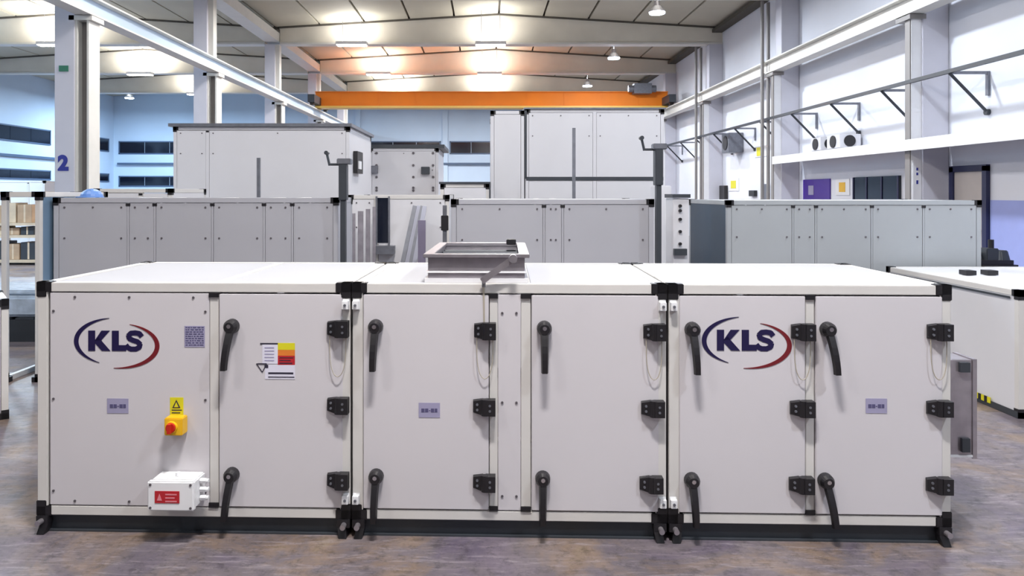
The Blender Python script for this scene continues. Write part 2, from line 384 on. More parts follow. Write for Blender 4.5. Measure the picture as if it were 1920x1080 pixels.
# bracket rail
rx = 7.28
t = thing('bracket_rail', 'thin dark rail on swing brackets along the right wall', 'rail', (rx, 0, 3.56))
MB().box(-.03, .03, 4, 38, -.03, .03).build('rail', dark_m, t)
for k in range(14):
    y = 9.6+2*k
    # one bracket = arm + strut + wall plate
    MB().box(.03, XR-rx-.04, y-.02, y+.02, -.045, -.0).box(XR-rx-.04, XR-rx-.005, y-.03, y+.03, -.38, 0).build('bracket_arm', galvd_m, t)
    MB().cyl((0, y, -.03), (XR-rx-.03, y, -.64), .025, n=8).cyl((XR-rx-.06, y, -.64), (XR-rx-.004, y, -.64), .05, n=10).build('strut', dark_m, t)
# ------------------------------------------------------------------ ceiling lamps
def area(name, loc, sx, sy, power, col, parent):
    l = bpy.data.lights.new(name, 'AREA'); l.shape = 'RECTANGLE'; l.size = sx; l.size_y = sy; l.energy = power; l.color = col
    o = bpy.data.objects.new(name, l); C.objects.link(o); o.location = loc; o.parent = parent; return o
def where(y):
    return {-6: 'behind the viewpoint', 0: 'beside the viewpoint', 1.45: 'above the front unit', 6: 'above the grey units', 12: 'above the tall white units',
            18: 'at the top edge', 24: 'on the nearer visible roof beam', 30: 'on the roof beam above the orange crane', 36: 'beyond the orange crane'}[y]
def linear_lamp(x, y, side, p=LINEAR_W, col=WARM):
    t = thing('linear_lamp', 'linear white ceiling lamp %s, %s' % (side, where(y)), 'ceiling lamp', (x, y, 6.42), 0, 'linear high bay lamps')
    MB().box(-.5, .5, -.16, .16, .03, .13).build('housing', abs_m, t, .01)
    MB().box(-.47, .47, -.13, .13, .005, .03).build('diffuser', lamp_e, t)
    hz = roof_z(x)-6.42
    MB().cyl((-.3, 0, .13), (-.3, 0, hz+.02), .008, n=6).cyl((.3, 0, .13), (.3, 0, hz+.02), .008, n=6).build('hanger', galvd_m, t)
    area('lamp_light', (0, 0, -.02), .94, .26, p, col, t)
    area('added_uplight', (0, 0, .15), .9, .2, p*UP, WARM, t).rotation_euler = (math.pi, 0, 0)
def round_lamp(x, y, lab, p=ROUND_W, z=6.42, col=COOL):
    t = thing('round_lamp', lab, 'ceiling lamp', (x, y, z), 0, 'round high bay lamps')
    MB().cyl((0, 0, .02), (0, 0, .18), .22, .12, 20).cyl((0, 0, .18), (0, 0, .32), .09, .07, 14).build('housing', galv_m, t)
    MB().cyl((0, 0, -.02), (0, 0, .02), .2, .21, 20).build('diffuser', lampc_e, t)
    MB().cyl((0, 0, .32), (0, 0, roof_z(x)-z+.01), .008, n=6).build('hanger', galvd_m, t)
    area('lamp_light', (0, 0, -.04), .36, .36, p, col, t)
    area('added_uplight', (0, 0, .34), .2, .2, p*UP*.5, col, t).rotation_euler = (math.pi, 0, 0)
for y in (-6, 0, 6, 12, 18, 24, 30, 36):
    yy = {18: 18.25}.get(y, y)
    for x, side in ((-4.33, 'left of centre'), (.17, 'in the centre')):
        t = linear_lamp(x, 1.45 if (y == 0 and x > 0) else y, side, KEY_W if (y == 0 and x > 0) else LINEAR_W*ROW[y])
for y, lab in ((-6, 'round cool lamp on the right behind the viewpoint'), (0, 'round cool lamp above the viewpoint on the right'), (6.4, 'round cool lamp on the right outside the frame, above the units'),
               (13, 'round cool lamp on the right just above the frame'), (19.6, 'round cool white lamp nearest the top edge on the right'),
               (26.2, 'large glowing round blue-white lamp right of centre'), (33, 'smaller round blue-white lamp over the right end of the orange crane')):
    round_lamp(4.55, y, lab, ROUND_W*(.4 if y < 0 else 1.7 if y < 10 else 2.0))
for y in (6, 12, 18, 24, 30, 36): linear_lamp(-14.0, y, 'in the left aisle', LEFT_W, BLUE)
for y, lab in ((37.2, 'round blue lamp in the left aisle near the far wall'), (24, 'round cool lamp in the left aisle, outside the frame at mid depth'), (12, 'round cool lamp in the left aisle, outside the frame near the front')):
    round_lamp(-17.9, y, lab, LEFT_W, col=BLUE)
# ------------------------------------------------------------------ overhead crane
t = thing('overhead_crane', 'orange-yellow overhead travelling crane spanning the hall', 'crane', (0, 30, 5.055))
xa, xb = -6.84, 7.34
MB().box(xa, xb, -.22, .22, .10, .64).build('girder', orange_m, t)
MB().box(xa, xb, -.3, .3, .02, .10).build('bottom_flange', mat('cream_orange_paint', (226, 186, 92), .45), t)
MB().box(xa, xb, -.3, .3, .64, .68).build('top_flange', orange_m, t)
for k in range(9): MB().box(xa+1.5*k+1, xa+1.5*k+1.04, -.235, -.221, .12, .63).build('stiffener', orange_m, t)
for x in (xa, xb-.2): MB().box(x-.03, x+.23, -1.4, 1.4, .12, .42).build('end_carriage', dark_m, t)
for x in (xa+.05, xb-.15):
    for yy in (-1.2, 1.2): MB().cyl((x-.02, yy, .15), (x+.12, yy, .15), .13, n=16).build('wheel', black_m, t)
MB().box(5.9, 6.6, -.7, -.25, .55, .95).cyl((5.7, -.5, .75), (6.8, -.5, .75), .14, n=14).build('hoist_trolley', galvd_m, t)
# ------------------------------------------------------------------ generic cabinet unit
def corner(mb, x, y, z, sx, sy, sz, a=.075, b_=.05):
    # three-way corner block, arms along the three edges; s* = direction into the box
    def bx(lx, ly, lz):
        p = .004
        xs = sorted((x-sx*p, x+sx*lx)); ys = sorted((y-sy*p, y+sy*ly)); zs = sorted((z-sz*p, z+sz*lz))
        mb.box(xs[0], xs[1], ys[0], ys[1], zs[0], zs[1])
    bx(a, b_, b_); bx(b_, b_, a); bx(b_, a, b_)
def unit(lab, X0, X1, Y, depth, z0, z1, splits, pm, name='air_handling_unit', pt=.045, top=None, side=None, group=None, screws=True, feet=True, hsplit=None, caps=True, mw=None, open_front=False, openside=False, frm=None):
    t = thing(name, lab, 'air handling unit', (X0, Y, z0), 0, group); W = X1-X0; H = z1-z0; D = depth; top = top or toppan; side = side or pm
    b0 = .09 if feet else 0; frm = frm or frame_m; mw = mw or pt
    fr = MB()
    for x in (0, W-pt):
        for y in (0, D-pt): fr.box(x, x+pt, y, y+pt, b0, H)
    for z in (b0, H-pt):
        for y in (0, D-pt): fr.box(pt, W-pt, y, y+pt, z, z+pt)
        for x in (0, W-pt): fr.box(x, x+pt, pt, D-pt, z, z+pt)
    fr.build('frame', frm, t, .003)
    cb = MB()
    for x, sx in ((0, 1), (W, -1)):
        for y, sy in ((0, 1), (D, -1)):
            for z, sz in ((b0, 1), (H, -1)):
                c = MB(); corner(c, x, y, z, sx, sy, sz, pt*1.5, pt*.98); c.build('corner_block', black_m, t)
    xs = [0]+[s*W for s in splits]+[W]; sc = MB()
    for k in range(len(xs)-1):
        a = xs[k]+(pt+.003 if k == 0 else mw/2+.003); bb = xs[k+1]-(pt+.003 if k == len(xs)-2 else mw/2+.003)
        if not open_front:
            MB().box(a, bb, .004, .03, b0+pt+.003, H-pt-.003).build('front_panel', pm, t, .002)
            MB().box(a, bb, D-.03, D-.004, b0+pt+.003, H-pt-.003).build('back_panel', pm, t)
            if screws:
                n = 3 if bb-a > .5 else 2
                for q in range(n):
                    xx = a+.05+(bb-a-.1)*q/(n-1)
                    for zz in (H-pt-.04, b0+pt+.04, (H+b0)/2, H-.36):
                        if q in (0, n-1) or zz > H-pt-.05: sc.cyl((xx, .0035, zz), (xx, -.003, zz), .009, n=6)
        MB().box(a, bb, pt, D-pt, H-.03, H-.004).build('top_panel', top, t)
        MB().box(a, bb, pt, D-pt, b0+.004, b0+.03).build('floor_panel', pm, t)
        if k:
            x = xs[k]
            if not open_front: MB().box(x-mw/2, x+mw/2, .002, pt, b0+pt, H-pt).build('mullion', frm, t)
            MB().box(x-pt/2, x+pt/2, pt, D-pt, H-pt, H-.001).build('roof_bar', frame_m, t)
            if caps:
                for zz in (H-pt-.028, b0+pt+.004): MB().box(x-.02, x+.02, -.002, .0015, zz, zz+.024).build('mullion_cap', black_m, t)
    if sc.v: sc.build('screws', bolt_m, t)['kind'] = 'stuff'
    MB().box(.004, .03, pt, D-pt, b0+pt, H-pt).build('side_panel', side, t)
    MB().box(W-.03, W-.004, pt, D-pt, b0+pt, H-pt).build('side_panel', side, t)
    if feet:
        MB().box(.03, W-.03, .02, .07, .0, b0).box(.03, W-.03, D-.07, D-.02, 0, b0).box(.03, .08, .07, D-.07, 0, b0).box(W-.08, W-.03, .07, D-.07, 0, b0).build('base_frame', dark_m, t)
    return t
# --- row of grey-panelled units behind the front one
Yg = 6.6
def tot(px0, px1, s): return [(v-px0)/(px1-px0) for v in s]
unit('grey-panelled unit on the left, the widest, behind the front unit', at(100, Yg), at(634, Yg), Yg, .7, 0, zt(371, Yg), tot(100, 634, (240, 290, 398, 495, 548)), grey_m, top=toppan, frm=grey_m, mw=.016)
unit('grey-panelled unit in the middle, between the two dark jack posts', at(846, Yg), at(1226, Yg), Yg, 1.2, 0, zt(374, Yg), tot(846, 1226, (1020, 1055)), grey_m, frm=grey_m, mw=.016)
unit('grey-panelled unit on the right with a dark slate end', at(1363, 7.3), at(1840, 7.3), 7.3, 1.35, 0, zt(376, 7.3), tot(1363, 1840, (1487, 1530, 1635, 1732)), grey2_m, side=slate_m, frm=grey2_m, mw=.016)
# open frame unit on the far left
Yo = 6.45
o = thing('air_handling_unit', 'open empty unit frame with an end panel tinted blue-grey for shade at the left edge', 'air handling unit', (at(2, Yo), Yo, 0))
W = at(75, Yo)-at(2, Yo); H = zt(360, Yo); D = 1.15; pt = .045
fr = MB()
for x in (0, W-pt):
    for y in (0, D-pt): fr.box(x, x+pt, y, y+pt, 0, H)
for z in (0, H-pt):
    for y in ((0, D-pt) if z else ()): fr.box(pt, W-pt, y, y+pt, z, z+pt)
    for x in (0, W-pt): fr.box(x, x+pt, pt, D-pt, z, z+pt)
fr.build('frame', frame_m, o, .003)
MB().box(W-.03, W-.004, pt, D-pt, pt, H-pt).build('side_panel', shadend_m, o)
MB().box(pt, W-pt, pt, D-pt, H-.03, H-.004).build('top_panel', toppan, o)
for x, sx in ((0, 1), (W, -1)):
    for y, sy in ((0, 1), (D, -1)):
        for z, sz in ((0, 1), (H, -1)):
            c = MB(); corner(c, x, y, z, sx, sy, sz, pt*1.6, pt); c.build('corner_block', black_m, o)
# low units at the picture edges
ll = unit('low white unit cut off by the left edge, black corners', -1.0, 0, 0, .6, 0, .87, [.5], white_m, screws=False, feet=False)
al = math.radians(37); ll.rotation_euler = (0, 0, al); ll.location = (at(16, 5.41)-math.cos(al), 5.41-math.sin(al), 0)
rl = unit('low white unit on the right edge with yellow-black tape at its foot', 3.9, 6.6, 5.41, 1.78, 0, .935, [.5], white_m, screws=False, feet=False)
for k in range(5): MB().box(-.014, -.0085, (.46-.035*k-.034), (.46-.035*k), .03, .075).build('tape_stripe', yel_m if k % 2 == 0 else black_m, rl)
MB().box(-.008, -.0045, 0, 1.78, .001, .05).build('base_strip', dark_m, rl); MB().box(-.008, -.0045, .08, 1.7, .868, .884).build('gap_strip', dark_m, rl)
for (x, y) in ((.28, 1.07), (.47, 1.07)):
    MB().box(x+.0, x+.09, y-.05, y+.05, .936, .975).build('top_block', black_m, rl)
# --- tall white units in the third row
Yw = 10.0
w1 = unit('tall white unit on the left with a flat dark-edged roof', at(325, Yw), at(655, Yw), Yw, 1.9, 0, zt(238, Yw), tot(325, 655, (389,)), white_m, screws=True, top=white_m, frm=white_m)
h1 = zt(238, Yw)
MB().box(-.05, at(655, Yw)-at(325, Yw)+.04, -.05, 1.95, h1+.002, h1+.045).build('roof_sheet', galvd_m, w1)
w2 = unit('narrow white section left of the tallest unit', at(920, Yw), at(983, Yw), Yw, 1.2, 0, zt(208, Yw), [], white_m, top=white_m, screws=False, frm=white_m)
w3 = unit('tallest white unit with a dark joint across, under the orange crane', at(985, Yw), at(1245, Yw), Yw, 1.6, 0, zt(205, Yw), [.5], white_m, top=white_m, screws=True, caps=False, frm=white_m)
W3 = at(1245, Yw)-at(985, Yw); zj = zt(335, Yw)
MB().box(.01, W3-.01, -.006, .003, zj-.025, zj+.025).build('joint_strip', dark_m, w3)
MB().box(-.008, .02, -.006, .0, zj, zt(207, Yw)).build('seam_strip', dark_m, w3)
MB().box(-.02, W3+.02, -.03, 1.63, zt(205, Yw)+.001, zt(202, Yw)).build('roof_sheet', galvd_m, w3)
# white unit between them, seen end on
Ym = 12.2
m1u = unit('white unit end between the tall units, dark-edged roof and bolts', at(692, Ym), at(822, Ym), Ym, 1.5, 0, zt(278, Ym), [], white_m, top=white_m, screws=True, frm=white_m)
Hm = zt(278, Ym); Wm = at(822, Ym)-at(692, Ym)
MB().box(-.03, Wm+.1, -.03, 1.5, Hm+.001, Hm+.06).build('roof_sheet', dark_m, m1u)
for px, py in ((700, 318), (797, 320)):
    x = at(px, Ym)-at(692, Ym); MB().box(x-.06, x+.08, -.08, -.002, zt(py+7, Ym), zt(py-7, Ym)).build('bracket', galvd_m if px < 750 else dark_m, m1u, .004)
sc = MB()
for px in (706, 775, 812):
    for py in (287, 310, 332, 352, 357): sc.cyl((at(px, Ym)-at(692, Ym), .003, zt(py, Ym)), (at(px, Ym)-at(692, Ym), -.012, zt(py, Ym)), .022, n=6)
sc.build('bolts', bolt_m, m1u)['kind'] = 'stuff'
# control bits on the end of the left tall unit
tW = at(655, Yw)-at(325, Yw)
MB().box(tW+.002, tW+.06, .3, .75, zt(325, Yw+.4), zt(284, Yw+.4)).build('control_box', black_m, w1)
MB().box(tW+.06, tW+.075, .36, .56, zt(317, Yw+.4), zt(302, Yw+.4)).build('control_window', abs_m, w1)
# lower white unit in the gap with a dark opening
Yc = 8.3
gap = unit('white unit in the gap between grey rows, with a tall dark opening', at(652, Yc), at(842, Yc), Yc, 1.2, 0, zt(366, Yc), [.28], white_m, screws=True, caps=False)
x = at(708, Yc)-at(652, Yc)
MB().box(x-.02, x, -.02, .003, zt(458, Yc), zt(368, Yc)).box(x+.12, x+.14, -.02, .003, zt(458, Yc), zt(368, Yc)).build('opening_frame', galvd_m, gap)
MB().box(x, x+.12, -.004, .003, zt(455, Yc), zt(371, Yc)).build('opening', glass_m, gap)
MB().box(x-.03, x+.2, -.12, -.005, zt(475, Yc), zt(460, Yc)).build('sill_box', galvd_m, gap)
# a smaller white and dark-edged unit behind middle grey one, left of tall one
unit('low white unit with a dark edge seen past the middle grey unit', at(826, 9.6), at(917, 9.6), 9.6, 1.0, 0, zt(345, 9.6), [], white_m, screws=False)
mm = [o_ for o_ in bpy.data.objects if o_.get('label') == 'low white unit with a dark edge seen past the middle grey unit'][0]
Wq = at(917, 9.6)-at(826, 9.6); MB().box(-.02, Wq+.02, -.02, 1.0, zt(345, 9.6)+.001, zt(341, 9.6)).box(Wq+.002, Wq+.02, -.015, .2, .1, zt(345, 9.6)).build('edge_strip', dark_m, mm)
# far white low units on the left behind the widest grey one
unit('low white unit top seen behind the left grey unit beside the column', at(176, 8.2), at(322, 8.2), 8.2, 1.0, 0, zt(354, 8.2), [.6], white_m, screws=False)
unit('low white unit behind the open frame at the left edge', at(-20, 20), at(84, 20), 20, 1.5, 0, 1.98, [.7], white_m, screws=False)
# ------------------------------------------------------------------ jack posts and bars
def jack(px, pyt, Y, lab):
    x = at(px, Y); t = thing('jack_post', lab, 'jack post', (x, Y, 0), 0, 'dark jack posts'); zt_ = zt(pyt, Y)
    MB().box(-.12, .12, -.13, .13, 0, .02).build('base_plate', dark_m, t)
    MB().box(-.022, .022, -.03, .03, .02, zt_).build('post', dark_m, t)
    MB().box(-.034, .034, -.045, .045, zt_-.33, zt_-.02).build('sleeve', dark_m, t, .004)
    MB().cyl((-.034, 0, zt_-.02), (-.12, 0, zt_-.02), .011).cyl((-.12, 0, zt_-.03), (-.145, 0, zt_+.08), .011).cyl((-.145, -.03, zt_+.08), (-.145, .03, zt_+.08), .018).build('crank_handle', dark_m, t, smooth=False)
    MB().box(-.05, .07, -.05, .05, zt_-.02, zt_+.03).build('gear_head', galvd_m, t, .006)
    return t
jack(644, 304, 6.42, 'dark jack post with crank at the right end of the left grey unit')
jack(1234, 276, 6.42, 'dark jack post with crank at the right end of the middle grey unit')
for px, py, lab in ((485, 296, 'thin grey bar standing before the left tall white unit'), (1076, 240, 'thin grey bar standing before the tallest white unit')):
    Y = 8.6; t = thing('support_bar', lab, 'bar', (at(px, Y), Y, 0))
    MB().box(-.018, .018, -.018, .018, .01, zt(py, Y)).build('bar', galvd_m, t); MB().box(-.1, .1, -.1, .1, 0, .01).build('base_plate', dark_m, t)
# leaning profiles and sheets in the gap
for k, (p0, p1, lab) in enumerate(((742, 778, 'leftmost'), (752, 787, 'second'), (762, 794, 'third'), (773, 799, 'rightmost'))):
    Y0, Y1 = 7.9+.0*k, 8.22
    xb_, xt_ = at(p0, Y0), at(p1, Y1)
    t = MB(); t.bar((xb_-.12, Y0-.06*k, .02), (xt_, Y1-.06*k, zt(386, Y1)), .045, .03)
    ob = t.build('aluminium_profile', (galvd_m, alu_m)[k % 2]); tag(ob, '%s of the four aluminium profiles leaning in the gap between grey units' % lab, 'profile', 'leaning aluminium profiles')
for k, (a, b_, lab) in enumerate(((655, 666, 'leftmost'), (670, 680, 'second'), (684, 692, 'third'), (696, 702, 'narrow rightmost'))):
    Y = 7.93; ob = MB().box(at(a, Y), at(b_, Y), Y+.03*k, Y+.03*k+.02, 0, zt(400-4*k, Y)).build('metal_sheet', galv_m)
    tag(ob, '%s of the upright metal strips in the gap beside the left jack post' % lab, 'metal sheet', 'upright metal strips')
ob = MB().box(at(786, 7.5), at(800, 7.5), 7.35, 7.38, 0, zt(412, 7.5)).build('metal_sheet', mat('lilac_grey_metal', (126, 120, 142), .45, .3)); tag(ob, 'lilac-grey sheet standing right of the leaning profiles', 'metal sheet')
t = thing('support_bar', 'grey post with black clamp left of the middle grey unit', 'bar', (at(834, 7.3), 7.3, 0))
MB().box(-.02, .02, -.02, .02, 0, zt(385, 7.3)).build('bar', galvd_m, t); MB().box(-.035, .035, -.04, .04, zt(432, 7.3), zt(404, 7.3)).build('clamp', black_m, t, .004)
# control cabinet between middle and right grey units
Yk = 7.6; t = thing('control_cabinet', 'narrow grey control cabinet with a column of black knobs', 'control cabinet', (at(1262, Yk), Yk, 0))
Wk = at(1292, Yk)-at(1262, Yk)
MB().box(0, Wk, 0, .3, .01, zt(372, Yk)).build('casing', white_m, t, .006)
MB().box(-.01, Wk+.01, -.02, .32, zt(371, Yk), zt(364, Yk)).build('cap', dark_m, t)
for py in (386, 395, 411, 434, 457): MB().cyl((Wk*.42, 0, zt(py, Yk)), (Wk*.42, -.03, zt(py, Yk)), .016, n=12).build('knob', black_m, t)
MB().box(.0, Wk*.8, -.05, -.001, zt(478, Yk), zt(466, Yk)).build('switch_row', dark_m, t)
ob = MB().box(at(1238, 8.4), at(1259, 8.4), 8.4, 8.9, 0, zt(348, 8.4)).build('storage_box', white_m, None, .01); tag(ob, 'tall narrow white box standing right of the dark jack post', 'box')
# ------------------------------------------------------------------ shelf with cartons at far left, pallet
Ys = 17.0; x0, x1 = at(-30, Ys), at(75, Ys)
t = thing('shelf_rack', 'pale shelf rack with cartons seen through the open unit frame', 'shelf rack', (x0, Ys, 0))
for x in (0, x1-x0-.06):
    for y in (0, .8): MB().box(x, x+.06, y, y+.06, 0, 1.68).build('upright', steelw_m, t)
lv = [.05, .62, zt(423, Ys)]
for z in lv+[1.62]: MB().box(0, x1-x0, -.01, .87, z, z+.06).build('shelf', carton_m, t)
names = {0: 'bottom', 1: 'middle', 2: 'top'}
for li, z in enumerate(lv):
    xx = x0+.08; kk = 0
    for wdt, hh, m_ in (((.34, .42, dark_m), (.3, .36, card_m), (.36, .40, dark_m)), ((.3, .2, carton_m), (.34, .16, card_m), (.3, .19, dark_m)), ((.26, .4, card_m), (.3, .46, carton_m), (.34, .42, card_m)))[li]:
        pos = ('left', 'middle', 'right')[kk]
        c = thing('carton', '%s box on the %s shelf of the rack at the far left' % ({'dark_steel': 'dark', 'cardboard': 'brown cardboard', 'pale_carton': 'pale cardboard'}[m_.name]+' '+pos, names[li]), 'box', (xx, Ys+.1, z+.061), 0, 'boxes on the shelf rack')
        MB().box(0, wdt, 0, .45, 0, hh).build('carton_body', m_, c, .006); MB().box(wdt*.44, wdt*.56, -.002, .452, .01, hh+.002).build('tape', carton_m, c)
        xx += wdt+.03; kk += 1
t = thing('wrapped_pallet', 'film-wrapped goods on a dark pallet on the floor at left', 'pallet', (-6.02, 8.2, 0))
for y in (0, .5, 1.0): MB().box(0, 1.6, y, y+.1, 0, .24).build('skid', dark_m, t)
for k in range(6): MB().box(.0+.27*k, .0+.27*k+.2, 0, 1.1, .241, .265).build('deck_board', dark_m, t)
bm_ = MB().box(.03, 1.57, .03, 1.07, .27, .5); bm_.build('wrapped_goods', film_m, t, .03)
MB().box(.1, 1.5, .1, .9, .502, .56).build('top_bundle', film_m, t, .02)
# dark machine at the right edge
Yf = 9.5; t = thing('machine', 'dark machine with a short mast behind the right low unit', 'machine', (at(1875, Yf), Yf, 0))
MB().box(-.26, .28, 0, .5, .1, .78).build('body', black_m, t, .06)
MB().cyl((-.18, .25, .75), (-.18, .25, .88), .12, .08, 14).cyl((.12, .2, .77), (.12, .2, .9), .13, .1, 14).box(-.1, .06, .1, .3, .77, .93).build('motor_housing', dark_m, t, .01)
MB().cyl((.02, .2, .93), (.02, .2, 1.04), .035).build('mast', black_m, t)
for x in (-.2, .22): MB().cyl((x-.04, .12, .1), (x+.04, .12, .1), .1, n=16).cyl((x-.04, .4, .1), (x+.04, .4, .1), .1, n=16).build('wheel', black_m, t)
# blue item by column
t = thing('helmet', 'blue cap-like helmet lying on the left grey unit beside the column', 'helmet', (at(172, 7.0), 7.0, zt(371, Yg)+.001))
mb = MB()
for k in range(4):
    a0, a1 = k*math.pi/8, (k+1)*math.pi/8
    mb.cyl((0, 0, .085*math.sin(a0)), (0, 0, .085*math.sin(a1)), .1*math.cos(a0)+.002, .1*math.cos(a1)+.002, 16)
mb.build('shell', helmet_m, t, smooth=False); MB().cyl((0, -.03, 0), (0, -.03, .01), .12, n=16).build('brim', helmet_m, t)

# ================================================================== the FRONT unit: three modules
O2 = Vector((at(70, 3.6), 3.6)); P2 = Vector((at(1783, 3.47), 3.47))
e2 = (P2-O2).normalized(); n2 = Vector((-e2.y, e2.x)); TH = math.atan2(e2.y, e2.x)
def F(px, py, yo=0.):
    d_ = Vector(((px-VX)/FPX, 1.0)); t_ = (O2.dot(n2)+yo)/d_.dot(n2); p = d_*t_
    return (p-O2).dot(e2), CH-(py-VY)/FPX*t_
def U(px, yo=0.): return F(px, 600, yo)[0]
DEP, ZB, ZT = 1.08, .085, 1.215
PT = .05
def letters(mb, cx, cz, s, y0, y1):
    # K L S drawn in photo pixels around the logo centre (220, 640)
    def P(pts): return [(cx+(x-220)*s, cz-(y-640)*s) for x, y in pts]
    for poly in ([(166,619),(179,619),(179,657),(166,657)],
                 [(178,638),(191,619),(207,619),(191,637)], [(178,638),(185,631),(208,657),(192,657),(178,642)],
                 [(211,619),(224,619),(224,657),(211,657)], [(223.5,646),(238,646),(238,657),(223.5,657)]):
        mb.prism(P(poly), y0, y1, 0)
    ctr = [(267,629),(263,624),(255,622.8),(247,623.5),(242.5,628),(244,633.5),(251,636.8),(259,639.2),(264.5,644),(263,650),(256,653.3),(247,653.3),(241,650.5),(238,646.5)]
    wd = 4.7
    for k in range(len(ctr)-1):
        a, b_ = Vector(ctr[k]), Vector(ctr[k+1]); d_ = (b_-a).normalized(); n_ = Vector((-d_.y, d_.x))
        q = [a+n_*wd-d_*1.2, b_+n_*wd+d_*1.2, b_-n_*wd+d_*1.2, a-n_*wd-d_*1.2]
        mb.prism(P([(v.x, v.y) for v in q]), y0+.00005*k, y1, 0)
def arc(mb, cx, cz, s, ex, ey, rx_, ry_, a0, a1, wmax, y0, y1, m):
    n = 40; pts = []
    for k in range(n+1):
        f = k/n; a = math.radians(a0+(a1-a0)*f); wv = .6+wmax*math.sin(math.pi*f)**1.0
        c = Vector((ex+rx_*math.cos(a), ey-ry_*math.sin(a))); nn = Vector((math.cos(a), -math.sin(a)))
        pts.append((c+nn*wv/2, c-nn*wv/2))
    for k in range(n):
        q = [pts[k][0], pts[k+1][0], pts[k+1][1], pts[k][1]]
        mb.prism([(cx+(v.x-220)*s, cz-(v.y-640)*s) for v in q], y0, y1, m)
def logo(parent, u, z, y=-.0012):
    s = .00259; mb = MB(); letters(mb, u, z, s, y-.0008, y+.001)
    arc(mb, u, z, s, 219, 639, 76, 44, 100, 245, 8, y-.0008, y+.001, 0)
    arc(mb, u, z, s, 221, 647, 76, 42, 72, -95, 8, y-.0008, y+.001, 1)
    mb.build('printed_logo', [navy_m, redp_m], parent)
def handle(parent, u, z, ys, drop_dx, ln=.19):
    mb = MB().cyl((u, ys, z), (u, ys-.03, z), .036, .034, 18).cyl((u, ys-.03, z), (u, ys-.05, z), .034, .024, 18)
    # grip: tapered curved arm
    n = 6; pts = []
    for k in range(n+1):
        f = k/n; pts.append((u+drop_dx*f, ys-.034-.03*math.sin(f*math.pi*.7), z-.012-ln*f, .020*(1-f)+.0165*f))
    for k in range(n):
        a, b_ = pts[k], pts[k+1]
        mb.add([(a[0]-a[3], a[1]+.009, a[2]), (a[0]+a[3], a[1]+.009, a[2]), (a[0]+a[3]*.7, a[1]-.01, a[2]), (a[0]-a[3]*.7, a[1]-.01, a[2]),
                (b_[0]-b_[3], b_[1]+.009, b_[2]), (b_[0]+b_[3], b_[1]+.009, b_[2]), (b_[0]+b_[3]*.7, b_[1]-.01, b_[2]), (b_[0]-b_[3]*.7, b_[1]-.01, b_[2])],
               [(0,1,2,3),(7,6,5,4),(0,4,5,1),(1,5,6,2),(2,6,7,3),(3,7,4,0)])
    mb.cyl((u, ys-.05, z+.006), (u, ys-.0525, z+.006), .010, n=10, m=1)
    mb.build('handle', [black_m, chrome_m], parent)
def hinge(parent, u0, u1, z0, z1, ys):
    mb = MB(); um = u0+(u1-u0)*.52
    mb.add([(u0, ys, z0+.006), (u0, ys-.014, z0+.012), (um-.008, ys-.03, z0), (um-.008, ys, z0),
            (u0, ys, z1-.006), (u0, ys-.014, z1-.012), (um-.008, ys-.03, z1), (um-.008, ys, z1)],
           [(0,1,2,3),(7,6,5,4),(0,4,5,1),(1,5,6,2),(2,6,7,3),(3,7,4,0)])
    mb.cyl((um, ys-.024, z0-.001), (um, ys-.024, z1+.001), .017, n=12)
    mb.box(um+.004, u1, ys-.044, ys, z0, z1)
    for uu, dd in ((u0+.02, .0235), (um+.025, .044)):
        for zz in (z0+.025, z1-.025): mb.cyl((uu, ys-dd+.003, zz), (uu, ys-dd-.003, zz), .006, n=8, m=1)
    mb.build('hinge', [black_m, galvd_m], parent)
def wireloop(parent, ua, ub, ztop, zlow, ys):
    pts = []
    for k in range(17):
        f = k/16; a = math.pi*f
        pts.append((ua+(ub-ua)*(.5-.5*math.cos(a)), ys-.012-.006*math.sin(a), ztop-(ztop-zlow)*math.sin(a)**.55))
    MB().tube(pts, .0022, 6).build('bonding_wire', wire_m, parent)
